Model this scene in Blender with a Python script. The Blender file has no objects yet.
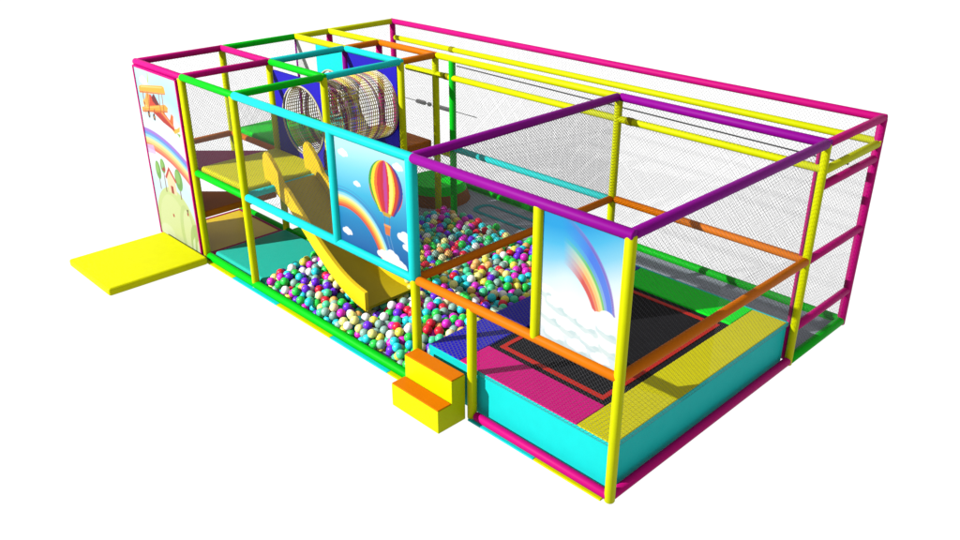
import bpy, bmesh, math, random
import numpy as np
from mathutils import Vector, Matrix
random.seed(7); rng = np.random.default_rng(11)
scene = bpy.context.scene
C = scene.collection
X0, X1, X2, XP, X3, XB, XC, X4 = 0.0, 1.2, 2.4, 4.24, 5.45, 6.22, 6.98, 7.85
Y0, Y1, Y2, Y3, Y4 = 0.0, 1.22, 2.42, 3.02, 4.25
M, H = 1.2, 2.4; TX0_ = 5.54
WORLD, KEY = 0.9, 3.5          # ambient level, key lamp level (irradiance / pi)

# ------------------------------------------------------------------ materials
def lin(c):
    c = np.asarray(c, float) / 255.0
    return np.where(c <= 0.04045, c / 12.92, ((c + 0.055) / 1.055) ** 2.4)

MATS = {}
def vinyl(name, col, rough=0.5, spec=0.04, var=0.07, bump=0.0, scale=9.0):
    """padded vinyl / plastic: base colour with faint mottling and an uneven sheen"""
    if name in MATS: return MATS[name]
    m = bpy.data.materials.new(name); m.use_nodes = True
    nt = m.node_tree; b = nt.nodes['Principled BSDF']
    tc = nt.nodes.new('ShaderNodeTexCoord'); n = nt.nodes.new('ShaderNodeTexNoise')
    n.inputs['Scale'].default_value = scale; n.inputs['Detail'].default_value = 4
    nt.links.new(tc.outputs['Object'], n.inputs['Vector'])
    mix = nt.nodes.new('ShaderNodeMix'); mix.data_type = 'RGBA'
    c = list(col)
    mix.inputs[6].default_value = (*[v * (1 - var) for v in c], 1)
    mix.inputs[7].default_value = (*[v * (1 + var * .6) for v in c], 1)
    nt.links.new(n.outputs['Fac'], mix.inputs[0]); nt.links.new(mix.outputs[2], b.inputs['Base Color'])
    b.inputs['Roughness'].default_value = rough; b.inputs['Specular IOR Level'].default_value = spec
    if bump:
        bp = nt.nodes.new('ShaderNodeBump'); bp.inputs['Strength'].default_value = bump; bp.inputs['Distance'].default_value = .004
        n2 = nt.nodes.new('ShaderNodeTexNoise'); n2.inputs['Scale'].default_value = 55
        nt.links.new(tc.outputs['Object'], n2.inputs['Vector'])
        nt.links.new(n2.outputs['Fac'], bp.inputs['Height']); nt.links.new(bp.outputs['Normal'], b.inputs['Normal'])
    MATS[name] = m; return m

V = dict(
    yellow=vinyl('yellow vinyl', (.29, .31, .0)), cyan=vinyl('cyan vinyl', (.004, .29, .28)),
    green=vinyl('green vinyl', (.0, .24, .004)), pink=vinyl('pink vinyl', (.25, .001, .085)),
    purple=vinyl('purple vinyl', (.115, .0, .12)), orange=vinyl('orange vinyl', (.30, .075, .0)),
    blue=vinyl('blue vinyl', (.010, .007, .20)), maroon=vinyl('maroon vinyl', (.20, .003, .06)),
    brown=vinyl('brown vinyl', (.30, .08, .003)), grey=vinyl('grey vinyl', (.165, .18, .21), var=.15),
    steel=vinyl('grey steel', (.12, .125, .13), rough=.3, spec=.5),
    pad_blue=vinyl('blue pad vinyl', (.006, .004, .23), bump=.25), pad_pink=vinyl('pink pad vinyl', (.29, .003, .095), bump=.25),
    pad_yellow=vinyl('yellow pad vinyl', (.31, .29, .002), bump=.25), pad_green=vinyl('green pad vinyl', (.0, .40, .008), bump=.25),
    mat_yellow=vinyl('yellow mat vinyl', (.33, .33, .0), bump=.3), mat_teal=vinyl('turquoise mat vinyl', (.010, .22, .17), bump=.3),
    bed=vinyl('black trampoline mesh', (.006, .006, .007), rough=.8, spec=.05, var=.3), red=vinyl('red edging', (.25, .012, .008)),
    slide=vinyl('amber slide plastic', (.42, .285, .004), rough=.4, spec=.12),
    chute=vinyl('shade-toned amber plastic', (.21, .16, .002), rough=.45, spec=.1),  # slide plastic darkened: shade of side wall and net put into the colour
    tread=vinyl('orange tread vinyl', (.34, .085, .0), bump=.2), rim=vinyl('dull orange vinyl', (.16, .055, .012)),
    cream=vinyl('cream rope', (.24, .22, .16), rough=.8, spec=.05), net=vinyl('dark grey netting', (.05, .05, .055), rough=.8, spec=.02),
    white=vinyl('white board', (.27, .27, .27)),
)
def quilt(m, line, size=.045):
    nt = m.node_tree; b = nt.nodes['Principled BSDF']; old = b.inputs['Base Color'].links[0].from_socket
    tc = nt.nodes.new('ShaderNodeTexCoord'); br = nt.nodes.new('ShaderNodeTexBrick'); mp = nt.nodes.new('ShaderNodeMapping'); mp.inputs['Rotation'].default_value[2] = .5
    br.inputs['Scale'].default_value = 1; br.inputs['Brick Width'].default_value = size; br.inputs['Row Height'].default_value = size * .8; br.inputs['Mortar Size'].default_value = .004
    mx = nt.nodes.new('ShaderNodeMix'); mx.data_type = 'RGBA'; mx.inputs[7].default_value = (*line, 1)
    nt.links.new(tc.outputs['Object'], mp.inputs['Vector']); nt.links.new(mp.outputs[0], br.inputs['Vector']); nt.links.new(br.outputs['Fac'], mx.inputs[0])
    nt.links.new(old, mx.inputs[6]); nt.links.new(mx.outputs[2], b.inputs['Base Color'])
quilt(V['pad_blue'], (.045, .04, .13))
def colmat(name, rough=.5, spec=.15):
    m = bpy.data.materials.new(name); m.use_nodes = True; nt = m.node_tree; b = nt.nodes['Principled BSDF']
    a = nt.nodes.new('ShaderNodeVertexColor'); a.layer_name = 'ink'
    nt.links.new(a.outputs['Color'], b.inputs['Base Color'])
    b.inputs['Roughness'].default_value = rough; b.inputs['Specular IOR Level'].default_value = spec
    return m
INK = colmat('printed ink'); ROPE = colmat('coloured rope', .8, .05)

# ------------------------------------------------------------------ mesh helpers
def obj(name, bm, mat, parent=None, smooth=False):
    me = bpy.data.meshes.new(name)
    if smooth:
        for f in bm.faces: f.smooth = True
    bm.to_mesh(me); bm.free(); me.materials.append(mat)
    o = bpy.data.objects.new(name, me); C.objects.link(o)
    if parent is not None: o.parent = parent
    return o
def label(o, lab, cat=None, group=None):
    o['label'] = lab
    if cat: o['category'] = cat
    if group: o['group'] = group
    return o
def thing(name, lab, cat, loc=(0, 0, 0), group=None):
    o = bpy.data.objects.new(name, None); C.objects.link(o); o.empty_display_size = .2
    o.location = loc; label(o, lab, cat, group); ORIG[o.name] = Vector(loc); return o
ORIG = {}
def part(name, bm, mat, parent, smooth=False):
    """geometry is written in world coordinates; shift into the thing's frame"""
    bmesh.ops.translate(bm, verts=bm.verts, vec=-ORIG[parent.name])
    o = obj(name, bm, mat, parent, smooth); ORIG[o.name] = Vector(ORIG[parent.name]) if False else Vector((0, 0, 0)) + ORIG[parent.name]
    return o
def box(bm, x0, x1, y0, y1, z0, z1, bev=0.0, seg=2):
    b = bmesh.new()
    r = bmesh.ops.create_cube(b, size=1)
    for v in b.verts:
        v.co = Vector(((x0 + x1) / 2 + v.co.x * (x1 - x0), (y0 + y1) / 2 + v.co.y * (y1 - y0), (z0 + z1) / 2 + v.co.z * (z1 - z0)))
    if bev: bmesh.ops.bevel(b, geom=b.edges[:], offset=bev, segments=seg, profile=.5, affect='EDGES')
    join(bm, b); return bm
def join(bm, b):
    me = bpy.data.meshes.new('tmp'); b.to_mesh(me); b.free(); bm.from_mesh(me); bpy.data.meshes.remove(me)
def B(*a, **k): return box(bmesh.new(), *a, **k)
def tube(bm, p, q, r, n=16, round_end=True):
    p, q = Vector(p), Vector(q); d = (q - p); L = d.length; d.normalize()
    rot = d.to_track_quat('Z', 'Y').to_matrix()
    e = r * .28
    prof = [(r - e, 0), (r - e * .3, e * .35), (r, e), (r, L - e), (r - e * .3, L - e * .35), (r - e, L)] if round_end else [(r, 0), (r, L)]
    rings = []
    for rr, z in prof:
        rings.append([bm.verts.new(p + rot @ Vector((rr * math.cos(2 * math.pi * i / n), rr * math.sin(2 * math.pi * i / n), z))) for i in range(n)])
    for a, b in zip(rings, rings[1:]):
        for i in range(n): bm.faces.new((a[i], a[(i + 1) % n], b[(i + 1) % n], b[i]))
    bm.faces.new(rings[0][::-1]); bm.faces.new(rings[-1])
    return bm
def T(*a, **k): return tube(bmesh.new(), *a, **k)
def prism(poly, ax, a0, a1, bev=0.0):
    """extrude a 2-D polygon along an axis"""
    bm = bmesh.new()
    def co(p, a): return {'x': (a, p[0], p[1]), 'y': (p[0], a, p[1]), 'z': (p[0], p[1], a)}[ax]
    A = [bm.verts.new(co(p, a0)) for p in poly]; Bv = [bm.verts.new(co(p, a1)) for p in poly]
    n = len(poly); bm.faces.new(A); bm.faces.new(Bv[::-1])
    for i in range(n): bm.faces.new((A[i], Bv[i], Bv[(i + 1) % n], A[(i + 1) % n]))
    bmesh.ops.recalc_face_normals(bm, faces=bm.faces)
    if bev: bmesh.ops.bevel(bm, geom=bm.edges[:], offset=bev, segments=2, profile=.5, affect='EDGES')
    return bm

# ------------------------------------------------------------------ setting
wf = vinyl('white ground with added glow', (.09, .09, .09), var=.02, rough=.9, spec=.0)      # plain white ground; glow added so that no shadows show on it
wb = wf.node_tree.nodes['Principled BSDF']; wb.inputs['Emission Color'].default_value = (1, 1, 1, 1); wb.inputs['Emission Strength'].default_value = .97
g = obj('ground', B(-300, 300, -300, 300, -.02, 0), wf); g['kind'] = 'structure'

# ------------------------------------------------------------------ the padded pipe frame
frame = thing('play_frame', 'large open frame of padded pipes in yellow, green, cyan, pink, orange and purple', 'play frame')
RP, RR = .046, .043
def post(x, y, z0, z1, c, r=RP, lab=None):
    o = part('post', T((x, y, z0), (x, y, z1), r), V[c], frame, True)
    o['label'] = lab or f'{c} padded upright post'; return o
def rail(p, q, c, r=RR):
    o = part('rail', T(p, q, r), V[c], frame, True); o['label'] = f'{c} padded rail'; return o
for x, y in ((X1, Y0), (X2, Y0), (X0, Y1), (X1, Y1), (X2, Y1), (X2, Y2), (X2, Y3), (X3, Y3), (X4, Y0), (X4, Y3)): post(x, y, 0.0, H, 'yellow', .041 if (x, y) == (X4, Y3) else RP)
for x, y in ((X0, Y3), (X1, Y3), (X0, Y4), (X4, Y4)): post(x, y, 0, H, 'pink', .046)
post(X0, Y2, 0, H, 'purple', .02); post(X1, Y2, 0, H, 'purple', .042)
post(2.73, Y3, 0, H - .02, 'green', .046)
post(X3, Y0, M, H, 'cyan', .056); post(XP, Y0, M, H, 'cyan', .05)
post(X3, Y0, 0, M, 'yellow'); post(XB, Y0, 0, M, 'yellow'); post(XC, Y0, M, H - .02, 'yellow')
post(X4 - .066, Y3 + .004, .05, H - .03, 'pink', .02)
e = .035
def rx(xa, xb, y, z, c, r=RR): k = e if z == H else .004; return rail((xa - k, y, z), (xb + k, y, z), c, r)
def ry(x, ya, yb, z, c, r=RR): return rail((x, ya + .02, z), (x, yb - .02, z), c, r)
# top level, along the length
rx(X0, X1, Y0, H, 'pink'); rx(X1 + .05, X2, Y0, H, 'green'); rx(X2 + .06, X3, Y0, H, 'cyan', .046); rx(X3 + .05, X4, Y0, H, 'purple', .046)
rx(X0, X1, Y1, H, 'pink'); rx(X1 + .07, X2, Y1, H, 'green')
rx(X0, X1, Y2, H, 'yellow'); rx(X1 + .07, X2, Y2, H, 'cyan')
rx(X0, X1, Y3, H, 'yellow'); rx(X1 + .07, X2, Y3, H, 'orange'); rx(X2 + .07, X3, Y3, H, 'yellow'); rx(X3 + .05, X4, Y3, H, 'purple', .046)
rx(X0, X4, Y4, H, 'pink')
# top level, across
ry(X0, Y0, Y1, H, 'pink'); ry(X0, Y1, Y2, H, 'green'); ry(X0, Y2, Y3, H, 'yellow'); ry(X0, Y3, Y4, H, 'yellow')
ry(X1, Y0, Y1, H, 'pink'); ry(X1, Y1, Y2, H, 'cyan'); ry(X1, Y2, Y3, H, 'orange')
ry(X2, Y0, Y1, H, 'green'); ry(X2, Y1, Y2, H, 'cyan'); ry(X2, Y2, Y3, H, 'orange')
ry(X3, Y0, Y3, H, 'purple', .046); ry(X4, Y0, Y3, H, 'purple', .046); ry(X4, Y3, Y4, H, 'pink')
# middle level
rx(X1 + .06, X2, Y0, M, 'green'); rx(X2 + .06, X3, Y0, M, 'cyan', .046); rx(X3 + .05, X4, Y0, M, 'orange', .045)
ry(X3, Y0, Y3, M, 'orange'); ry(X4, Y0, Y3, M, 'orange', .045); rx(X3 + .05, X4, Y3, M, 'orange'); rx(2.76, X3 - .02, Y3, M - .02, 'cyan')
ry(X0, Y0, Y1, M, 'brown'); rx(X0, X1, Y1, M, 'orange'); rx(X1 + .06, X2, Y1, M, 'maroon'); ry(X2, Y0, Y1, M, 'cyan'); ry(X2, Y1, Y2, M, 'orange')
rx(X2, 2.70, Y3, M - .12, 'yellow', .04)
# ground level
rx(X1 + .06, X3 - .05, Y0, .05, 'green', .052); rx(XB + .05, X4, Y0, .05, 'pink', .043); ry(X4, Y0, Y3, .05, 'pink', .045)
ry(X4, Y3, Y4, .05, 'green', .05); rx(X1, X4, Y4, .05, 'green', .05); rx(X0, X2, Y1, .05, 'green', .04)
# rungs at the corridor end
for z in (1.97, 1.19, .44): ry(X4, Y3, Y4, z, 'pink')
# trolley beams of the rope-way under the corridor roof
b1 = rail((X2 - .6, Y3, 2.15), (X4, Y3, 2.15), 'yellow', .04); b2 = rail((.05, Y4, 2.15), (X4 + .04, Y4, 2.15), 'yellow', .04)
rail((X4, Y3 - .02, 2.13), (X4, Y4 + .03, 2.13), 'yellow', .042)
for x in (2.63, 5.62, X1 + .2):
    part('clamp', T((x - .05, Y3 if x > 2 else Y4, 2.15), (x + .05, Y3 if x > 2 else Y4, 2.15), .045), vinyl('olive clamp', (.13, .12, .0)), b1 if x > 2 else b2, True)
o = label(obj('steel_cable', T((2.2, 3.6, 2.13), (X4, 3.6, 2.06), .009, n=8), V['steel'], smooth=True), 'thin grey steel cable stretched along the corridor under the yellow beams', 'cable')
t = thing('hanging_bar', 'short light grey horizontal bar in the netting behind the end yellow post', 'bar', (1.3, 3.6, 1.47))
bar_c = vinyl('pale grey metal', (.32, .32, .33), rough=.4, spec=.3)
for a, b in ((1.31, 1.50), (1.57, 1.62), (1.68, 2.06)):
    part('sleeve', T((a, 3.6, 1.47), (b, 3.6, 1.47), .032), bar_c, t, True)
part('rod', T((0.9, 3.6, 1.47), (2.6, 3.6, 1.47), .006, n=8), V['steel'], t, True)

# floor edging strips that show under the front rail
def strip(x0, x1, c, lab, y=-.09):
    label(obj('edging_strip', B(x0, x1, y, -.0, .002, .02, bev=.004), V[c]), lab, 'edging', 'edging strips under the front rail' if False else None)
strip(X1 + .02, 1.98, 'yellow', 'short yellow floor edging strip beside the entrance mat')
strip(1.985, 2.98, 'cyan', 'cyan floor edging strip under the green rail near the turquoise mat')
strip(2.985, 4.05, 'yellow', 'yellow floor edging strip under the green rail at the middle of the ball pit')
strip(4.055, 5.05, 'cyan', 'cyan floor edging strip under the green rail, left of the steps')
strip(5.055, 5.49, 'yellow', 'short yellow floor edging strip running behind the step block')
strip(6.22, 7.05, 'cyan', 'cyan floor edging strip in front of the pink ground rail', -.062)
strip(7.055, 7.80, 'yellow', 'yellow floor edging strip in front of the pink ground rail at the front corner', -.062)

# ------------------------------------------------------------------ mats and decks
def mat(name, lab, cat, c, *b, bev=.025, edge=None):
    if edge is None:
        return label(obj(name, B(*b, bev=bev, seg=3), V[c], smooth=False), lab, cat)
    t = thing(name, lab, cat, (b[0], b[2], b[4])); part('cushion', B(*b, bev=bev, seg=3), V[c], t)
    bm = bmesh.new(); x0, x1, y0, y1, z0, z1 = b; w = .03; zt = z1 + .004
    box(bm, x0 - .01, x1 + .01, y0 - .01, y0 + w, z0, zt); box(bm, x0 - .01, x1 + .01, y1 - w, y1 + .01, z0, zt)
    box(bm, x0 - .011, x0 + w, y0 + w + .001, y1 - w - .001, z0, zt); box(bm, x1 - w, x1 + .011, y0 + w + .001, y1 - w - .001, z0, zt)
    part('border', bm, V[edge], t); return t
mat('landing_mat', 'bright yellow mat lying outside in front of the printed entrance panel', 'mat', 'mat_yellow', .17, 1.38, -1.40, -.09, .002, .105, bev=.03)
mat('floor_mat', 'shaded ochre floor mat with maroon border behind the entrance panel', 'mat', 'slide', .06, X1 - .02, .06, Y1 - .07, .002, .05, bev=.008, edge='maroon')
mat('floor_mat', 'turquoise floor mat between the ochre mat and the balls', 'mat', 'mat_teal', X1 + .07, X2 + .10, .07, Y1 - .06, .002, .10, bev=.035)
mat('floor_mat', 'dark green floor mat below the rope tunnel', 'mat', 'pad_green', X1 + .05, X2 + .0, Y1 + .05, Y2, .002, .06, bev=.02)
mat('deck_mat', 'yellow padded upper deck at the head of the slide', 'deck', 'pad_yellow', X1 + .05, X2 - .05, .05, Y1 - .05, 1.165, 1.275, bev=.035)
mat('deck_mat', 'green padded upper deck left of the rope tunnel', 'deck', 'pad_green', X0 + .03, X1 - .04, Y1 + .05, Y2 - .04, 1.16, 1.275, bev=.03)
mat('deck_mat', 'brown padded upper deck right of the rope tunnel', 'deck', 'brown', X1 + .05, X2 - .05, Y2 + .05, Y3 - .05, 1.13, 1.23, bev=.02)
label(obj('step_deck', prism([(.05, .03), (X1 - .05, .03), (X1 - .05, Y1 - .07)], 'z', 1.12, 1.215, .012), V['maroon']), 'maroon triangular step deck beside the yellow upper deck', 'deck')
label(obj('step_deck', prism([(.05, .04), (X1 - .04, .04), (X1 - .04, Y1 - .07)], 'z', .54, .63, .012), V['brown']), 'brown triangular step deck lower down above the ochre mat', 'deck')
mat('corridor_mat', 'long grey floor mat in the back corridor behind the trampoline', 'mat', 'grey', X1 + .3, X4 - .05, Y3 + .05, Y4 - .06, .002, .03, bev=.006)
mat('floor_mat', 'added grey floor mat under the balls of the ball pit', 'mat', 'grey', X2 + .11, TX0_ - .01, .08, Y3 - .07, .002, .03, bev=.006)  # unseen mat, added to cover the glowing ground in the gaps between balls
mat('floor_mat', 'small grey floor mat under the brown deck', 'mat', 'grey', X1 + .05, X2 + .10, Y2 + .01, Y3 + .04, .002, .028, bev=.006)
# low green border between ball pit and corridor
label(obj('pit_border', B(X2 + .05, X3 + .05, Y3 - .05, Y3 + .04, .002, .17, bev=.02), V['pad_green']), 'low dark green padded border between ball pit and grey corridor', 'border')
# landing outline on the corridor floor
bm = bmesh.new()
def rrect(x0, x1, y0, y1, r, n=8):
    P = []
    for cx, cy, a in ((x1 - r, y1 - r, 0), (x0 + r, y1 - r, 90), (x0 + r, y0 + r, 180), (x1 - r, y0 + r, 270)):
        for i in range(n + 1):
            t_ = math.radians(a + 90 * i / n); P.append((cx + r * math.cos(t_), cy + r * math.sin(t_)))
    return P
for o_, i_ in (((2.42, 4.4, 3.60, 3.98, .16), (2.50, 4.32, 3.66, 3.92, .10)),):
    po, pi_ = rrect(*o_), rrect(*i_)
    za = [bm.verts.new((*p, .037)) for p in po]; zb = [bm.verts.new((*p, .037)) for p in pi_]; zo = [bm.verts.new((*p, .031)) for p in po]; zi = [bm.verts.new((*p, .031)) for p in pi_]
    n = len(po)
    for i in range(n):
        j = (i + 1) % n
        bm.faces.new((za[i], za[j], zb[j], zb[i])); bm.faces.new((zo[i], zo[j], za[j], za[i])); bm.faces.new((zb[i], zb[j], zi[j], zi[i]))
bmesh.ops.recalc_face_normals(bm, faces=bm.faces)
label(obj('floor_ring', bm, vinyl('dark teal rubber', (.0, .16, .17))), 'dark teal rounded rectangular outline lying on the grey corridor mat', 'floor marking')
# round start podium
t = thing('start_podium', 'round podium with green top and dull orange skirt at the far corridor end', 'podium', (1.72, 3.62, 0))
def disc(cx, cy, r, z0, z1, n=40, flare=0):
    bm = bmesh.new(); A = [bm.verts.new((cx + (r + flare) * math.cos(2 * math.pi * i / n), cy + (r + flare) * math.sin(2 * math.pi * i / n), z0)) for i in range(n)]
    Bv = [bm.verts.new((cx + r * math.cos(2 * math.pi * i / n), cy + r * math.sin(2 * math.pi * i / n), z1)) for i in range(n)]
    for i in range(n): bm.faces.new((A[i], A[(i + 1) % n], Bv[(i + 1) % n], Bv[i]))
    bm.faces.new(Bv); bm.faces.new(A[::-1]); return bm
part('skirt', disc(1.72, 3.62, .44, .03, .20, flare=.06), V['rim'], t); part('top_pad', disc(1.72, 3.62, .41, .20, .33, flare=.03), V['pad_green'], t)

# ------------------------------------------------------------------ step block
t = thing('step_block', 'yellow two step foam block with orange treads outside the trampoline', 'steps', (5.85, -.22, 0))
part('body', prism([(-.40, .002), (-.055, .002), (-.055, .49), (-.225, .49), (-.225, .245), (-.40, .245)], 'x', 5.52, 6.185, .006), V['yellow'], t)
part('tread', B(5.525, 6.18, -.397, -.232, .243, .257, bev=.004), V['tread'], t)
part('tread', B(5.525, 6.18, -.222, -.058, .488, .502, bev=.004), V['tread'], t)

# ------------------------------------------------------------------ trampoline
TX0, TX1, TY0, TY1, TZ = 5.54, 7.79, .075, 2.97, .50
t = thing('trampoline', 'raised rectangular trampoline with cyan sides and blue, pink, yellow and green pads', 'trampoline', (6.66, 1.5, 0))
bx0, bx1, by0, by1 = 5.97, 7.40, .47, 2.53
pr_ = part('riser', B(TX0, TX1, TY0, TY0 + .05, .03, TZ - .06, bev=.004), V['cyan'], t); pr_['label'] = 'front cyan side wall'
part('riser', B(TX1 - .05, TX1, TY0 + .052, TY1 - .052, .03, TZ - .06, bev=.004), V['cyan'], t)
part('riser', B(TX0, TX1, TY1 - .05, TY1, .03, TZ - .06, bev=.004), V['cyan'], t)
part('riser', B(TX0, TX0 + .05, TY0 + .052, TY1 - .052, .03, TZ - .06, bev=.004), V['cyan'], t)
zz = TZ - .058
part('rim_band', box(box(box(bmesh.new(), TX0 - .004, TX1 + .004, TY0 - .004, TY0 + .06, zz, TZ - .008, bev=.004), TX0 - .004, TX1 + .004, TY1 - .06, TY1 + .03, zz, TZ - .008, bev=.004), TX1 - .06, TX1 + .004, TY0 + .062, TY1 - .062, zz, TZ - .008, bev=.004), V['cyan'], t)
def pad(c, *b):
    o = part('pad', B(*b, zz + .004, TZ, bev=.008), V[c], t); o['label'] = f"{c.split('_')[1]} safety pad"
pad('pad_blue', TX0 + .004, bx0 - .002, TY0 + .004, TY1 - .004)
pad('pad_pink', bx0 + .002, bx1 - .002, TY0 + .004, by0 - .002)
pad('pad_yellow', bx1 + .002, TX1 - .004, TY0 + .004, TY1 - .004)
pad('pad_green', bx0 + .002, bx1 - .002, by1 + .002, TY1 - .004)
part('bed', B(bx0, bx1, by0, by1, TZ - .04, TZ - .02), V['bed'], t)
bm = bmesh.new(); m0, m1, zr = .075, .125, TZ - .012
box(bm, bx0 + m0, bx1 - m0, by0 + m0, by0 + m1, TZ - .019, zr); box(bm, bx0 + m0, bx1 - m0, by1 - m1, by1 - m0, TZ - .019, zr)
box(bm, bx0 + m0, bx0 + m1, by0 + m1 + .001, by1 - m1 - .001, TZ - .019, zr); box(bm, bx1 - m1, bx1 - m0, by0 + m1 + .001, by1 - m1 - .001, TZ - .019, zr)
part('border_line', bm, V['red'], t)

# ------------------------------------------------------------------ slide
t = thing('slide', 'amber plastic slide running from the yellow deck down into the ball pit', 'slide', (3.2, .7, 0))
path = [(2.42, 1.24), (2.54, 1.17), (2.70, 1.04), (2.92, .86), (3.16, .66), (3.4, .49), (3.65, .35), (3.9, .27), (4.13, .24)]
def catmull(P, n=5):
    out = []
    for i in range(len(P) - 1):
        p0, p1, p2, p3 = P[max(i - 1, 0)], P[i], P[i + 1], P[min(i + 2, len(P) - 1)]
        for k in range(n):
            u = k / n
            out.append(tuple(.5 * ((2 * p1[d]) + (-p0[d] + p2[d]) * u + (2 * p0[d] - 5 * p1[d] + 4 * p2[d] - p3[d]) * u * u + (-p0[d] + 3 * p1[d] - 3 * p2[d] + p3[d]) * u ** 3) for d in range(2)))
    out.append(P[-1]); return out
sp = catmull(path)
SY0, SY1 = .44, .96
def ribbon(y0, y1, lo, hi):
    bm = bmesh.new(); R = []
    for i, (x, z) in enumerate(sp):
        l, h = lo(i / (len(sp) - 1)), hi(i / (len(sp) - 1))
        R.append([bm.verts.new((x, y, z + dz)) for y, dz in ((y0, l), (y1, l), (y1, h), (y0, h))])
        fl = .09 * max(0, (i / (len(sp) - 1) - .55) / .45) ** 2
        for v in R[-1]: v.co.y += fl if v.co.y > .8 else -fl * .35 if v.co.y < .5 else 0
    for a, b in zip(R, R[1:]):
        for i in range(4): bm.faces.new((a[i], a[(i + 1) % 4], b[(i + 1) % 4], b[i]))
    bm.faces.new(R[0]); bm.faces.new(R[-1]); bmesh.ops.recalc_face_normals(bm, faces=bm.faces); return bm
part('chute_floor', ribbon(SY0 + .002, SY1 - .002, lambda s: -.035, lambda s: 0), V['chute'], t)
wh = lambda s: .10 + .09 * min(1, s * 4)
def wh_far(s): return wh(s) if s < .9 else max(.02, wh(s) * math.sqrt(max(0, 1 - ((s - .9) / .1) ** 2)))
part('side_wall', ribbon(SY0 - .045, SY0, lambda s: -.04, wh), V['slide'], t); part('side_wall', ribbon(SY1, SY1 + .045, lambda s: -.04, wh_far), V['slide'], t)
wing = [(2.22, 1.25), (2.20, 1.46), (2.22, 1.58), (2.26, 1.62), (2.33, 1.60), (2.43, 1.52), (2.52, 1.42), (2.59, 1.29), (2.66, 1.22), (2.70, 1.12), (2.62, 1.05), (2.48, 1.12)]
for y in (SY0 - .052, SY1 + .002): part('hood_wing', prism(wing, 'y', y, y + .052, .006), V['slide'], t)

# ------------------------------------------------------------------ tunnel and its end panels
def panel_hole(x0, x1, z0, z1, y0, y1, cx, cz, r, n=48):
    bm = bmesh.new(); rows = []
    for i in range(n):
        a = 2 * math.pi * i / n; c, s = math.cos(a), math.sin(a)
        k = min(((x1 - cx) / c if c > 1e-6 else (x0 - cx) / c if c < -1e-6 else 9e9), ((z1 - cz) / s if s > 1e-6 else (z0 - cz) / s if s < -1e-6 else 9e9))
        rows.append(((cx + c * k, cz + s * k), (cx + r * c, cz + r * s)))
    # snap corners
    for cor in ((x0, z0), (x0, z1), (x1, z0), (x1, z1)):
        i = min(range(n), key=lambda i: (rows[i][0][0] - cor[0]) ** 2 + (rows[i][0][1] - cor[1]) ** 2); rows[i] = (cor, rows[i][1])
    F = [[bm.verts.new((p[0], y, p[1])) for p in (o_, i_) for y in (y0, y1)] for o_, i_ in rows]
    for i in range(n):
        a, b = F[i], F[(i + 1) % n]
        bm.faces.new((a[0], b[0], b[2], a[2])); bm.faces.new((a[1], a[3], b[3], b[1])); bm.faces.new((a[2], b[2], b[3], a[3])); bm.faces.new((a[0], a[1], b[1], b[0]))
    bmesh.ops.recalc_face_normals(bm, faces=bm.faces); return bm
TCX, TCZ, TR = 1.90, 1.76, .455
label(obj('tunnel_panel', panel_hole(1.29, X2 - .05, 1.22, 2.31, Y1 - .015, Y1 + .015, TCX, TCZ, TR), V['blue']), 'blue upright panel around the near mouth of the rope tunnel', 'panel')
label(obj('tunnel_panel', panel_hole(X1 + .07, X2 - .07, 1.22, 2.355, Y2 - .015, Y2 + .015, TCX, TCZ, TR), V['blue']), 'blue upright panel around the far mouth of the rope tunnel', 'panel')
t = thing('arch_panel', 'cyan upright panel with white side and a netted round opening at the back corner', 'panel', (.6, Y2, 1.2))
AX, AZ, AR = .66, 1.80, .37
part('board', panel_hole(.52, X1 - .04, 1.22, 2.36, Y2 - .015, Y2 + .015, .86, 1.72, .32), V['cyan'], t)
part('white_board', B(.03, .515, Y2 - .012, Y2 + .012, 1.85, 2.36), V['white'], t)
def ringtube(cx, y, cz, R, r, n=56, m=8):
    bm = bmesh.new(); rings = []
    for i in range(n):
        a = 2 * math.pi * i / n; d = Vector((math.cos(a), 0, math.sin(a)))
        rings.append([bm.verts.new(Vector((cx, y, cz)) + d * (R + r * math.cos(2 * math.pi * k / m)) + Vector((0, r * math.sin(2 * math.pi * k / m), 0))) for k in range(m)])
    for i in range(n):
        a, b = rings[i], rings[(i + 1) % n]
        for k in range(m): bm.faces.new((a[k], a[(k + 1) % m], b[(k + 1) % m], b[k]))
    bmesh.ops.recalc_face_normals(bm, faces=bm.faces); return bm
part('hoop', ringtube(.86, Y2 - .03, 1.72, .325, .012), V['cream'], t, True)

def rope_mesh(name, segs, mat, parent, lab=None):
    """segs: list of (points, radius, rgb, closed); one mesh with a colour per rope"""
    vs, fs, cols = [], [], []
    for P, r, col, closed in segs:
        P = [Vector(p) for p in P]; n = len(P); base = len(vs)
        for i, p in enumerate(P):
            d = ((P[(i + 1) % n] if closed or i < n - 1 else P[i]) - (P[i - 1] if closed or i > 0 else P[i])).normalized()
            a = d.orthogonal().normalized() if abs(d.y) > .9 else d.cross(Vector((0, 1, 0))).normalized(); b = d.cross(a)
            for k in range(4):
                an = math.pi / 2 * k; vs.append(p + a * (r * math.cos(an)) + b * (r * math.sin(an))); cols.append((*col, 1))
        for i in range(n if closed else n - 1):
            j = (i + 1) % n
            for k in range(4): fs.append((base + 4 * i + k, base + 4 * i + (k + 1) % 4, base + 4 * j + (k + 1) % 4, base + 4 * j + k))
    me = bpy.data.meshes.new(name); me.from_pydata([tuple(v) for v in vs], [], fs)
    ca = me.color_attributes.new('ink', 'FLOAT_COLOR', 'POINT'); ca.data.foreach_set('color', [c for q in cols for c in q])
    me.materials.append(mat); o = bpy.data.objects.new(name, me); C.objects.link(o)
    if parent is not None:
        o.parent = parent; o.matrix_parent_inverse = Matrix.Translation(-ORIG[parent.name])
    if lab: o['label'] = lab
    return o
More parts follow.
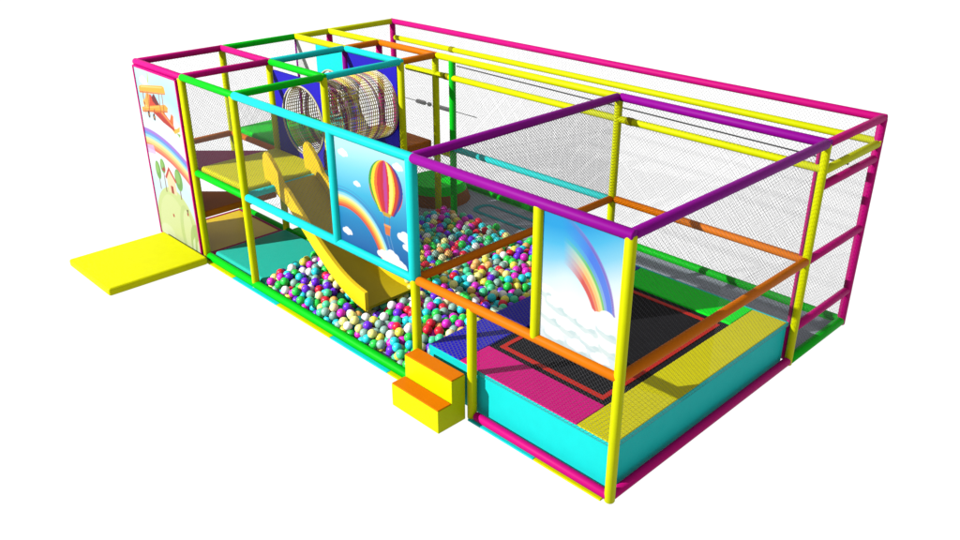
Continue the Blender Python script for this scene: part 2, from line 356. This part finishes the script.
tun = thing('rope_tunnel', 'cylindrical rope net tunnel of multicoloured ropes between the two blue panels', 'tunnel', (TCX, Y1, TCZ))
RC = [(.36, .31, .10), (.34, .29, .16), (.10, .09, .13), (.38, .32, .04), (.36, .33, .24), (.24, .08, .07), (.32, .23, .07), (.16, .15, .09)]
circle = lambda y, R, n=48: [(TCX + R * math.cos(2 * math.pi * i / n), y, TCZ + R * math.sin(2 * math.pi * i / n)) for i in range(n)]
segs = []
ys = np.linspace(Y1 + .03, Y2 - .03, 38)
for i, y in enumerate(ys):
    band = i in (9, 10, 27)
    segs.append((circle(y, TR - .012), .008 if band else .0078, (.10, .04, .10) if band else RC[(i * 3) % 8], True))
    if band: segs.append((circle(y + .017, TR - .012), .006, (.22, .07, .07), True))
rope_mesh('rope_rings', segs, ROPE, tun)
segs = []
for k in range(60):
    a = 2 * math.pi * k / 60
    segs.append(([(TCX + (TR - .012) * math.cos(a), y, TCZ + (TR - .012) * math.sin(a)) for j, y in enumerate(ys)], .006, RC[(k * 5) % 8], False))
rope_mesh('long_ropes', segs, ROPE, tun)
for y in (Y1 - .02, Y2 - .03): part('hoop', ringtube(TCX, y, TCZ, TR - .01, .012), V['cream'], tun, True)

# ------------------------------------------------------------------ printed panels
class Art:
    def __init__(s, w, h, nx):
        s.w, s.h = w, h; s.nx = nx; s.ny = int(nx * h / w)
        u = np.linspace(0, 1, s.nx); v = np.linspace(0, 1, s.ny)
        s.u, s.v = np.meshgrid(u, v); s.x = s.u * w; s.y = s.v * h
        s.img = np.ones((s.ny, s.nx, 3)); s.px = w / nx
    def fill(s, a, col):
        a = np.clip(a, 0, 1)[..., None]; s.img = s.img * (1 - a) + lin(col) * a
    def edge(s, d): return .5 - d / (1.2 * s.px)          # signed distance -> coverage
    def ell(s, cx, cy, rx, ry, col, a=1, rot=0):
        c, q = math.cos(rot), math.sin(rot); X = (s.x - cx) * c + (s.y - cy) * q; Y = -(s.x - cx) * q + (s.y - cy) * c
        d = (np.sqrt((X / rx) ** 2 + (Y / ry) ** 2) - 1) * min(rx, ry); s.fill(s.edge(d).clip(0, 1) * a, col)
    def poly(s, P, col, a=1):
        ins = np.zeros_like(s.x, bool); dmin = np.full_like(s.x, 9.); n = len(P)
        for i in range(n):
            (x1, y1), (x2, y2) = P[i], P[(i + 1) % n]
            cond = (y1 > s.y) != (y2 > s.y); xi = (x2 - x1) * (s.y - y1) / ((y2 - y1) or 1e-9) + x1; ins ^= cond & (s.x < xi)
            t_ = np.clip(((s.x - x1) * (x2 - x1) + (s.y - y1) * (y2 - y1)) / max((x2 - x1) ** 2 + (y2 - y1) ** 2, 1e-9), 0, 1)
            dmin = np.minimum(dmin, np.hypot(s.x - x1 - t_ * (x2 - x1), s.y - y1 - t_ * (y2 - y1)))
        s.fill(s.edge(np.where(ins, -dmin, dmin)).clip(0, 1) * a, col)
    def arc(s, cx, cy, r0, r1, col, a=1):
        r = np.hypot(s.x - cx, s.y - cy); d = np.maximum(r0 - r, r - r1); s.fill(s.edge(d).clip(0, 1) * a, col)
    def cloud(s, cx, cy, k, col=(252, 254, 255)):
        for dx, dy, r in ((-.5, 0, .42), (0, .22, .5), (.45, .05, .45), (.1, -.15, .45), (-.25, -.12, .36), (.75, -.12, .25)):
            s.ell(cx + dx * k, cy + dy * k * .8, r * k, r * k * .75, col)
    def grad(s, stops, p=None):
        p = s.v if p is None else p; xs = [q[0] for q in stops]
        for c in range(3): s.img[..., c] = np.interp(p, xs, [lin(q[1])[c] for q in stops])
    def build(s, name, x0, z0, y, parent, scale=.30):
        xs = x0 + s.x; zs = z0 + s.y; n = s.nx * s.ny
        co = np.stack([xs, np.full_like(xs, y), zs], -1).reshape(-1, 3) - np.array(ORIG[parent.name])
        i = np.arange(n).reshape(s.ny, s.nx); f = np.stack([i[:-1, :-1], i[:-1, 1:], i[1:, 1:], i[1:, :-1]], -1).reshape(-1, 4)
        me = bpy.data.meshes.new(name); me.from_pydata(co.tolist(), [], f.tolist())
        ca = me.color_attributes.new('ink', 'FLOAT_COLOR', 'POINT')
        ca.data.foreach_set('color', np.concatenate([s.img * scale, np.ones((s.ny, s.nx, 1))], -1).astype(np.float32).ravel())
        me.materials.append(INK); o = bpy.data.objects.new(name, me); C.objects.link(o); o.parent = parent; return o

# -- hot air balloon panel
PX0, PX1, PZ0, PZ1 = XP + .045, X3 - .05, M + .04, H - .04
t = thing('printed_panel', 'printed panel with striped hot air balloon and rainbow in cyan framed bay', 'printed panel', (PX0, 0, PZ0))
part('backing', B(PX0, PX1, .004, .012, PZ0, PZ1), V['white'], t)
A = Art(PX1 - PX0, PZ1 - PZ0, 200); w, h = A.w, A.h
A.grad([(0, (8, 92, 165)), (.3, (20, 135, 195)), (.55, (60, 185, 225)), (.78, (130, 220, 242)), (.97, (188, 240, 252))], A.v - .10 * A.u + .05)
cx, cy = .11 * w, -.15 * h
cols = [(222, 84, 50), (240, 130, 50), (252, 190, 60), (252, 232, 110), (225, 240, 190), (150, 220, 240)]
for k, c in enumerate(cols): A.arc(cx, cy, (.50 + .022 * k) * h, (.522 + .022 * k) * h + .004, c, .96)
A.arc(cx, cy, .655 * h, .662 * h, (90, 70, 170), .8); A.arc(cx, cy, .685 * h, .690 * h, (70, 90, 190), .6)
for u, v, k in ((.12, .86, .085), (.30, .62, .06), (.87, .91, .08), (.11, .12, .085), (.93, .30, .12), (.97, .22, .09)): A.cloud(u * w, v * h, k)
for u, v, k in ((.62, .05, .10), (.74, .07, .13), (.86, .02, .10), (.70, .0, .12)): A.cloud(u * w, v * h, k)
bx, by, br = .70 * w, .69 * h, .225 * w
A.ell(bx, by, br, .235 * h, (225, 60, 40))
inside = ((A.x - bx) / br) ** 2 + ((A.y - by) / np.where(A.y > by, .235 * h, .30 * h)) ** 2
rel = np.where(A.y > by, np.sqrt(np.clip(1 - ((A.y - by) / (.235 * h)) ** 2, 0, 1)), np.clip(1 - ((by - A.y) / (.34 * h)) ** 1.6, 0.0, 1))
uu = (A.x - bx) / np.maximum(br * rel, 1e-4)
env = (np.abs(uu) < 1) & (A.y > by - .235 * h) & (A.y < by + .235 * h)
st = [(-1.01, (70, 170, 60)), (-.86, (250, 225, 40)), (-.66, (245, 120, 40)), (-.5, (215, 50, 45)), (-.28, (200, 40, 60)), (-.12, (195, 60, 150)), (.10, (215, 45, 50)), (.22, (252, 240, 120)), (.46, (253, 215, 60)), (.56, (225, 70, 40)), (.78, (130, 50, 140)), (.88, (50, 70, 180))]
stripe = np.zeros_like(A.img)
for a, c in st: stripe[uu >= a] = lin(c)
shade = (1 - .35 * np.clip(uu, 0, 1) ** 2)[..., None]
A.img = np.where(env[..., None], stripe * shade, A.img)
A.poly([(bx - .07, by - .225 * h), (bx + .07, by - .225 * h), (bx + .05, by - .26 * h), (bx - .05, by - .26 * h)], (205, 165, 50))
for dx in (-.04, .035): A.poly([(bx + dx, by - .25 * h), (bx + dx + .005, by - .25 * h), (bx + dx * .9 + .005, by - .35 * h), (bx + dx * .9, by - .35 * h)], (120, 70, 40))
A.poly([(bx - .045, by - .345 * h), (bx + .045, by - .345 * h), (bx + .035, by - .43 * h), (bx - .032, by - .43 * h)], (222, 120, 60)); A.poly([(bx - .05, by - .335 * h), (bx + .05, by - .335 * h), (bx + .05, by - .355 * h), (bx - .05, by - .355 * h)], (235, 160, 90))
for dx in (-.02, .03): A.poly([(bx + dx, by - .43 * h), (bx + dx + .004, by - .43 * h), (bx + dx + .075, by - .62 * h), (bx + dx + .071, by - .62 * h)], (170, 205, 235), .8)
A.build('print', PX0 + .001, PZ0 + .001, .0, t)

# -- rainbow in the clouds panel
QX0, QX1 = XC + .04, X4 - .045
t = thing('printed_panel', 'printed panel with rainbow rising out of white clouds at the front corner', 'printed panel', (QX0, 0, PZ0))
part('backing', B(QX0, QX1, .004, .012, PZ0, PZ1), V['white'], t)
A = Art(QX1 - QX0, PZ1 - PZ0, 170); w, h = A.w, A.h
A.grad([(0, (226, 240, 248)), (.42, (250, 253, 255)), (.56, (222, 243, 252)), (.72, (140, 214, 244)), (.86, (78, 192, 238)), (1, (30, 165, 230))], A.v + .10 * np.sin(3 * A.u + .8) - .12 * A.u * (A.v) + .02 - .10 * np.exp(-((A.u - .35) ** 2 + (A.v - .55) ** 2) / .05))
cx, cy = .0, .22 * h
r = np.hypot(A.x - cx, A.y - cy); th = np.degrees(np.arctan2(A.y - cy, A.x - cx))
ti = np.clip((th - 18) / 55, 0, 1); r = np.where(th > 12, r, 9); inner = .565 - .03 * ti; outer = .775 + .14 * ti
q = (r - inner) / (outer - inner)
bands = [(0, (222, 60, 45)), (.16, (245, 135, 60)), (.28, (250, 205, 110)), (.40, (235, 232, 130)), (.47, (110, 200, 90)), (.56, (60, 150, 220)), (.66, (70, 120, 235)), (.90, (120, 95, 200)), (.97, (150, 110, 205))]
fade = np.clip((66 + 14 * q - th) / 24, 0, 1) * np.clip((th - 12) / 2, 0, 1)
for i, (a, c) in enumerate(bands):
    b_ = bands[i + 1][0] if i < len(bands) - 1 else 1.0
    wd = (outer - inner)
    A.fill(np.minimum(A.edge((a - q) * wd), A.edge((q - b_) * wd)).clip(0, 1) * fade * (.92 if .56 > a or a > .6 else .75), c)
for u, v, k in ((.10, .36, .15), (.35, .33, .17), (.62, .33, .16), (.85, .355, .15), (.98, .34, .14), (.5, .2, .2), (.2, .15, .2), (.8, .15, .2)): A.cloud(u * w, v * h, k, (252, 254, 254))
for u, v, k in ((.05, .40, .10), (.20, .33, .13), (.42, .30, .12), (.60, .27, .13), (.85, .29, .12), (.12, .22, .13), (.35, .19, .14), (.66, .15, .13), (.90, .16, .12), (.20, .07, .14), (.50, .06, .14), (.80, .04, .13)):
    A.ell(u * w + .01, v * h - .045, k * .95, k * .36, (196, 224, 224), .55, -.25); A.ell(u * w + .04, v * h - .03, k * .5, k * .2, (186, 216, 220), .4, -.4); A.cloud(u * w, v * h, k * .78, (253, 255, 255))
A.build('print', QX0 + .001, PZ0 + .001, .0, t)

# -- entrance panel
EX0, EX1, EZ0, EZ1 = .0, X1 - .055, .03, H - .035
t = thing('printed_panel', 'tall printed entrance panel with biplane, rainbow and little house on a hill', 'printed panel', (EX0, -.05, EZ0))
part('backing', B(EX0, EX1, -.050, -.040, EZ0, EZ1), V['white'], t)
bm = bmesh.new()
for b in ((EX0 - .012, EX0 + .012, EZ0, EZ1), (EX1 - .012, EX1 + .012, EZ0, EZ1), (EX0 + .013, EX1 - .013, EZ1 - .012, EZ1 + .012), (EX0 + .013, EX1 - .013, EZ0 - .01, EZ0 + .012)):
    box(bm, b[0], b[1], -.062, -.030, b[2], b[3])
part('edging', bm, V['pink'], t)
A = Art(EX1 - EX0, EZ1 - EZ0, 170); w, h = A.w, A.h
A.grad([(0, (235, 245, 225)), (.35, (215, 240, 250)), (.5, (246, 252, 253)), (.72, (235, 250, 252)), (.85, (190, 236, 245)), (1, (215, 244, 248))], A.v + .03 * np.sin(7 * A.u))
for u, v, k in ((.2, .93, .12), (.8, .74, .16), (.15, .6, .18), (.5, .44, .2)): A.cloud(u * w, v * h, k, (253, 255, 255))
cx, cy = .10 * w, -.34 * h
for k, c in enumerate([(232, 96, 72), (243, 150, 84), (252, 212, 118), (236, 240, 165), (150, 222, 236), (96, 150, 240), (170, 110, 222)]):
    A.arc(cx, cy, 2.03 + .040 * k, 2.07 + .040 * k + .006, c, .92)
A.poly([(.0, .55 * h), (.18 * w, .56 * h), (.22 * w, .51 * h), (.0, .50 * h)], (225, 190, 240), .8)
A.cloud(.02 * w, .46 * h, .14)
# biplane
def PL(pts, c, a=1): A.poly([(u * w, v * h) for u, v in pts], c, a)
PL([(.70, .745), (.78, .80), (.82, .79), (.79, .735)], (236, 120, 50)); PL([(.72, .715), (.86, .725), (.94, .745), (.92, .715), (.80, .69)], (250, 195, 70)); PL([(.84, .70), (.93, .70), (.90, .68)], (150, 190, 80))
PL([(.16, .82), (.22, .862), (.34, .865), (.50, .82), (.80, .735), (.80, .705), (.55, .73), (.34, .765), (.20, .775)], (226, 74, 48))
PL([(.16, .82), (.22, .862), (.30, .862), (.26, .80), (.20, .775)], (250, 178, 80)); PL([(.30, .80), (.50, .775), (.80, .715), (.80, .705), (.55, .73), (.34, .765), (.24, .772)], (196, 58, 46))
PL([(.34, .865), (.42, .875), (.54, .815), (.50, .80), (.36, .83)], (122, 36, 44)); PL([(.33, .87), (.38, .885), (.41, .875), (.36, .855)], (190, 225, 235))
PL([(.52, .80), (.78, .735), (.78, .725), (.52, .785)], (248, 170, 90))
PL([(.05, .752), (.06, .772), (.66, .838), (.72, .826), (.70, .808)], (249, 178, 58)); PL([(.05, .752), (.70, .808), (.70, .798), (.06, .742)], (224, 128, 42)); PL([(.08, .766), (.60, .822), (.62, .826), (.12, .774)], (254, 216, 120))
for u in (.12, .24, .52, .60): PL([(u, .78), (u + .016, .78), (u + .03, .89), (u + .014, .89)], (186, 96, 40))
PL([(.05, .862), (.06, .888), (.12, .90), (.66, .940), (.70, .935), (.71, .905), (.66, .898)], (250, 188, 60)); PL([(.05, .862), (.66, .898), (.71, .905), (.70, .895), (.06, .852)], (226, 132, 42)); PL([(.10, .886), (.64, .925), (.66, .932), (.12, .896)], (254, 222, 130))
PL([(.30, .93), (.335, .985), (.35, .985), (.33, .925)], (205, 220, 140))
A.ell(.145 * w, .80 * h, .045, .055, (252, 205, 100)); A.ell(.14 * w, .80 * h, .02, .025, (200, 90, 50)); PL([(.125, .74), (.135, .74), (.155, .86), (.145, .86)], (150, 100, 70), .7)
for u, v in ((.21, .742), (.335, .738)):
    PL([(u - .01, v), (u + .01, v), (u + .05, v + .05), (u + .03, v + .05)], (190, 70, 46)); A.ell(u * w, v * h, .032, .046, (62, 34, 40)); A.ell(u * w, v * h, .013, .018, (235, 160, 90))
# hill, trees, house
A.ell(.50 * w, .05 * h, .60, .68, (212, 228, 150)); A.ell(.42 * w, .05 * h, .42, .56, (222, 234, 165)); A.ell(.74 * w, .10 * h, .20, .40, (198, 218, 140), .8); A.ell(.76 * w, .10 * h, .13, .34, (226, 236, 175), .9)
A.ell(.95 * w, .04 * h, .2, .33, (172, 200, 120), .8); A.ell(.2 * w, .03 * h, .2, .12, (232, 242, 190), .8)
for u, v, rx_, ry_ in ((.20, .415, .075, .13), (.70, .415, .10, .15), (.34, .455, .07, .10)):
    A.poly([(u * w - .012, .30 * h), (u * w + .012, .30 * h), (u * w + .008, v * h), (u * w - .008, v * h)], (140, 95, 60))
    A.ell(u * w, v * h, rx_, ry_, (120, 178, 85)); A.ell(u * w - .02, v * h + .03, rx_ * .6, ry_ * .6, (150, 200, 105))
PL([(.40, 0.310), (.60, 0.310), (.60, 0.400), (.50, 0.445), (.40, 0.400)], (246, 226, 180)); PL([(.36, 0.395), (.49, 0.470), (.64, 0.395), (.61, 0.385), (.49, 0.445), (.39, 0.385)], (205, 75, 50)); PL([(.47, 0.310), (.53, 0.310), (.53, 0.355), (.47, 0.355)], (175, 75, 45))
for u, v in ((.50, .345), (.80, .225), (.42, .165)): A.ell(u * w, v * h, .022, .026, (195, 60, 45))
PL([(.30, .43), (.36, .455), (.40, .44), (.36, .42)], (180, 75, 60)); PL([(.80, .225), (.83, .255), (.78, .25)], (110, 60, 40))
for u in (.80, .90, .97): PL([(u, .0), (u + .06, .0), (u + .09, .10), (u + .03, .07)], (225, 240, 190))
A.build('print', EX0 + .001, EZ0 + .001, -.052, t, .27)

# ------------------------------------------------------------------ camera
cam_loc = Vector((11.0817, -4.6773, 4.8266)); tgt = Vector((7.38054, -1.03799, 2.31355))
cd = bpy.data.cameras.new('camera'); cam = bpy.data.objects.new('camera', cd); C.objects.link(cam)
cam.location = cam_loc; cam.rotation_euler = (tgt - cam_loc).to_track_quat('-Z', 'Y').to_euler()
cd.sensor_width = 36; cd.lens = 36 * 862.09 / 960; cd.clip_end = 2000; scene.camera = cam

# ------------------------------------------------------------------ balls in the pit
BR = .051
def level(x, y):
    f = .13 + .16 * min(1, max(0, (y - .10) / .6)) ** .7
    f *= min(1, .25 + max(0, (x - 2.42) / .35)) if x < 3 else 1
    if 3.55 < x < 4.35 and .30 < y < 1.05: f = min(f, .10)
    return f + .02 * math.sin(5.1 * x + 2) * math.sin(4.3 * y)
grid = {}
balls = []
def neigh(x, y):
    i, j = int(x / .115), int(y / .115)
    for a in (-1, 0, 1):
        for b in (-1, 0, 1):
            for k in grid.get((i + a, j + b), ()): yield balls[k]
def rest(x, y):
    z = 1e-3 + BR
    for bx_, by_, bz_ in neigh(x, y):
        d2 = (x - bx_) ** 2 + (y - by_) ** 2
        if d2 < (1.84 * BR) ** 2: z = max(z, bz_ + math.sqrt(3.3856 * BR * BR - d2))
    return z
miss = 0
YB = Y3 - .10
while miss < 1500:
    best = None
    for _ in range(8):
        x = random.uniform(X2 + .13, TX0 - .05); y = random.uniform(.075, YB); z = rest(x, y)
        if best is None or z - level(x, y) < best[2] - level(best[0], best[1]): best = (x, y, z)
    x, y, z = best
    # roll downhill a little
    for _ in range(14):
        a = random.uniform(0, 6.283); nx, ny = x + .02 * math.cos(a), y + .02 * math.sin(a)
        if X2 + .13 < nx < TX0 - .05 and .075 < ny < YB:
            nz = rest(nx, ny)
            if nz < z: x, y, z = nx, ny, nz
    if z > level(x, y) + BR * .8: miss += 1; continue
    grid.setdefault((int(x / .115), int(y / .115)), []).append(len(balls)); balls.append((x, y, z))
BP = np.array(balls)
# which balls show, and how large: disc z-buffer plus ray tests against what stands in front
bpy.context.view_layer.update(); dg = bpy.context.evaluated_depsgraph_get()
fw = (tgt - cam_loc).normalized(); rt = fw.cross(Vector((0, 0, 1))).normalized(); up = rt.cross(fw)
D = BP - np.array(cam_loc); dep = D @ np.array(fw); K = 862.09 * 1024 / 960
px = 512 + K * (D @ np.array(rt)) / dep; py = 288 - K * (D @ np.array(up)) / dep; pr = K * BR / dep
ow = np.full((576, 1024), -1); zb = np.full((576, 1024), 1e9)
for i in np.argsort(-dep):
    x0, x1, y0, y1 = int(px[i] - pr[i]), int(px[i] + pr[i]) + 2, int(py[i] - pr[i]), int(py[i] + pr[i]) + 2
    x0, y0 = max(x0, 0), max(y0, 0); x1, y1 = min(x1, 1024), min(y1, 576)
    if x1 <= x0 or y1 <= y0: continue
    yy, xx = np.mgrid[y0:y1, x0:x1]; m_ = (xx - px[i]) ** 2 + (yy - py[i]) ** 2 < pr[i] ** 2
    ow[y0:y1, x0:x1][m_] = i
area = np.bincount(ow[ow >= 0], minlength=len(BP)).astype(float)
for i in np.nonzero(area > 0)[0]:
    ys_, xs_ = np.nonzero(ow[max(int(py[i] - 8), 0):int(py[i] + 9), max(int(px[i] - 8), 0):int(px[i] + 9)] == i)
    if len(xs_) == 0: area[i] = 0; continue
    vis = 0; tot = 0
    for k in range(0, len(xs_), max(1, len(xs_) // 5)):
        X_, Y_ = xs_[k] + max(int(px[i] - 8), 0), ys_[k] + max(int(py[i] - 8), 0)
        d = (fw * K + rt * (X_ - 511.5) - up * (Y_ - 287.5)).normalized()
        hit = scene.ray_cast(dg, cam_loc, d)
        L = float(np.linalg.norm(D[i])); tot += 1
        vis += (not hit[0]) or (hit[1] - cam_loc).length > L - BR * 1.5
    area[i] *= vis / max(tot, 1)
order = [int(i) for i in np.argsort(-area) if area[i] > 0]
single = order[:298]; ss = set(single)
top = {}
surf = [i for i in range(len(BP)) if i not in ss and (area[i] > 0 or BP[i, 2] > level(BP[i, 0], BP[i, 1]) - BR * 1.9)]
PAL = [('magenta', (.38, .012, .29)), ('green', (.012, .34, .04)), ('turquoise', (.012, .34, .38)), ('cream', (.44, .40, .22)), ('yellow', (.44, .40, .05)), ('red', (.40, .008, .025)), ('violet', (.085, .012, .40)), ('peach', (.44, .24, .07)), ('grey green', (.14, .24, .20)), ('white', (.48, .48, .48)), ('pale yellow', (.45, .43, .14)), ('sea green', (.04, .34, .17))]
WT = [14, 13, 14, 6, 10, 7, 13, 5, 12, 5, 6, 10]
pick = random.choices(range(len(PAL)), WT, k=len(BP))
def ball_mat(n, c):
    m = vinyl('ball plastic ' + n, c, rough=.35, spec=.2, var=.04); b = m.node_tree.nodes['Principled BSDF']; b.inputs['Subsurface Weight'].default_value = .3; b.inputs['Subsurface Radius'].default_value = (1, 1, 1); b.inputs['Subsurface Scale'].default_value = .03; return m
bmsh = []
for n, c in PAL:
    bm = bmesh.new(); bmesh.ops.create_uvsphere(bm, u_segments=20, v_segments=12, radius=BR)
    for f in bm.faces: f.smooth = True
    me = bpy.data.meshes.new('ball'); bm.to_mesh(me); bm.free(); me.materials.append(ball_mat(n, c)); bmsh.append(me)
def zone(x, y):
    if y < .42: return 'along the front green rail' + (' left of the slide foot' if x < 3.7 else ' between slide foot and steps')
    if x < 3.9 and y < 1.1: return 'beside the yellow slide'
    if x > 4.75: return 'against the blue trampoline pad'
    return 'deep in the middle of the pit'
for i in single:
    n = PAL[pick[i]][0]; zn = zone(BP[i, 0], BP[i, 1])
    o = bpy.data.objects.new('ball', bmsh[pick[i]]); C.objects.link(o); o.location = BP[i]
    o.rotation_euler = (random.random() * 3, random.random() * 3, 0)
    label(o, f'{n} ball in the pit {zn}', 'ball', f'{n} balls {zn}')
# the rest of the heap as one mass
src = bmesh.new(); bmesh.ops.create_icosphere(src, subdivisions=3, radius=BR)
src.verts.ensure_lookup_table(); sv = np.array([v.co[:] for v in src.verts]); sf = np.array([[v.index for v in f.verts] for f in src.faces]); src.free()
vs = (BP[surf][:, None, :] + sv[None]).reshape(-1, 3); fs = (sf[None] + (np.arange(len(surf)) * len(sv))[:, None, None]).reshape(-1, 3)
me = bpy.data.meshes.new('ball_heap'); me.from_pydata(vs.tolist(), [], fs.tolist())
for m_ in bmsh: me.materials.append(m_.materials[0])
me.polygons.foreach_set('material_index', np.repeat([pick[i] for i in surf], len(sf)).astype(np.int32)); me.polygons.foreach_set('use_smooth', np.ones(len(fs), bool))
o = bpy.data.objects.new('ball_heap', me); C.objects.link(o); label(o, 'rest of the multicoloured plastic balls heaped in the ball pit', 'balls'); o['kind'] = 'stuff'
print('BALLS', len(BP), 'visible', len(order), 'single', len(single), 'heap', len(surf), 'smallest', area[single[-1]])

# ------------------------------------------------------------------ safety nets
def net(lab, org, ud, wd, ht, pitch=.044, r=.00095, hole=None):
    """diamond mesh of real cords in a vertical plane, with a border cord"""
    org = Vector(org); ud = Vector(ud).normalized(); nz = Vector((0, 0, 1)); nn = ud.cross(nz)
    vs, fs = [], []
    def cord(a, b, r):
        p, q = org + ud * a[0] + nz * a[1], org + ud * b[0] + nz * b[1]; d = (q - p).normalized(); s = d.cross(nn); k = len(vs)
        for c in (p, q):
            for j in range(3):
                an = 2 * math.pi * j / 3; vs.append(tuple(c + s * (r * math.cos(an)) + nn * (r * math.sin(an))))
        for j in range(3): fs.append((k + j, k + (j + 1) % 3, k + 3 + (j + 1) % 3, k + 3 + j))
    c = -ht
    while c < wd:
        a0 = max(c, 0); a1 = min(c + ht, wd)
        if a1 - a0 > .01:
            cord((a0, a0 - c), (a1, a1 - c), r); cord((wd - a0, a0 - c), (wd - a1, a1 - c), r)
        c += pitch
    for a, b in (((0, 0), (wd, 0)), ((wd, 0), (wd, ht)), ((wd, ht), (0, ht)), ((0, ht), (0, 0))): cord(a, b, r * 1.6)
    me = bpy.data.meshes.new('safety_net'); me.from_pydata(vs, [], fs); me.materials.append(V['net'])
    o = bpy.data.objects.new('safety_net', me); C.objects.link(o); return label(o, lab, 'net')
u_x, u_y = (1, 0, 0), (0, 1, 0)
net('grey safety net over the yellow deck beside the entrance panel', (X1, .02, M), u_x, X2 - X1, H - M, r=.0014)
net('grey safety net above the slide between yellow post and balloon panel', (X2, .02, M), u_x, XP - X2, H - M, r=.0014)
net('grey safety net over the pink trampoline pad below the front orange rail', (XB, .03, TZ), u_x, X4 - XB, M - TZ)
net('grey safety net over the trampoline end below the orange side rail', (X4 - .02, 0, TZ), u_y, Y3, M - TZ)
net('grey safety net over the trampoline end between orange and purple rails', (X4 - .02, 0, M), u_y, Y3, H - M)
net('grey safety net between ball pit and trampoline above the orange cross rail', (X3, 0, M), u_y, Y3, H - M, r=.0021, pitch=.036)
net('grey safety net behind the trampoline between orange and purple rails', (X3, Y3 - .02, M), u_x, X4 - X3, H - M)
net('grey safety net behind the trampoline below the orange rail', (X3, Y3 - .02, .52), u_x, X4 - X3, M - .52)
net('grey safety net above the cyan rail at the back of the ball pit', (2.73, Y3 - .02, M), u_x, X3 - 2.73, H - M)
net('long grey safety net along the back side of the corridor', (X0, Y4, .08), u_x, X4, H - .08)
net('grey safety net closing the corridor end behind the pink rungs', (X4 + .0, Y3, .1), u_y, Y4 - Y3, H - .1)
net('grey safety net at the entrance end above the brown rail', (X0, 0, M), u_y, Y1, H - M)
net('grey safety net at the entrance end below the brown rail', (X0, 0, .05), u_y, Y1, M - .05)
net('grey safety net at the end of the green deck', (X0, Y1, M), u_y, Y2 - Y1, H - M)
net('grey safety net at the far end of the corridor', (X0, Y2, .1), u_y, Y4 - Y2, H - .1)
net('grey safety net between the entrance bay and the green deck', (X0, Y1, M), u_x, X1 - X0, H - M)
net('grey safety net beside the brown deck', (X2, Y2, M), u_y, Y3 - Y2, H - M)
net('grey safety net under the brown deck', (X2, Y1, .1), u_y, Y3 - Y1, M - .1)

# ------------------------------------------------------------------ light
w = bpy.data.worlds.new('World'); scene.world = w; w.use_nodes = True
bg = w.node_tree.nodes['Background']; bg.inputs['Color'].default_value = (1, 1, 1, 1); bg.inputs['Strength'].default_value = WORLD
ld = bpy.data.lights.new('key_lamp', 'AREA'); ld.shape = 'DISK'; ld.size = .3; ld.color = (1, .99, .97)
dist = 34.0; ld.energy = KEY * math.pi * math.pi * dist ** 2
lo = bpy.data.objects.new('key_lamp', ld); C.objects.link(lo)
cen = Vector((4.2, 1.5, .6)); dv = Vector((-.5, -1, .63)).normalized(); lo.location = cen + dv * dist
lo.rotation_euler = (-dv).to_track_quat('-Z', 'Y').to_euler()
scene.view_settings.view_transform = 'Standard'; scene.view_settings.look = 'None'; scene.view_settings.exposure = 0
scene.render.engine = 'CYCLES'; scene.cycles.max_bounces = 6
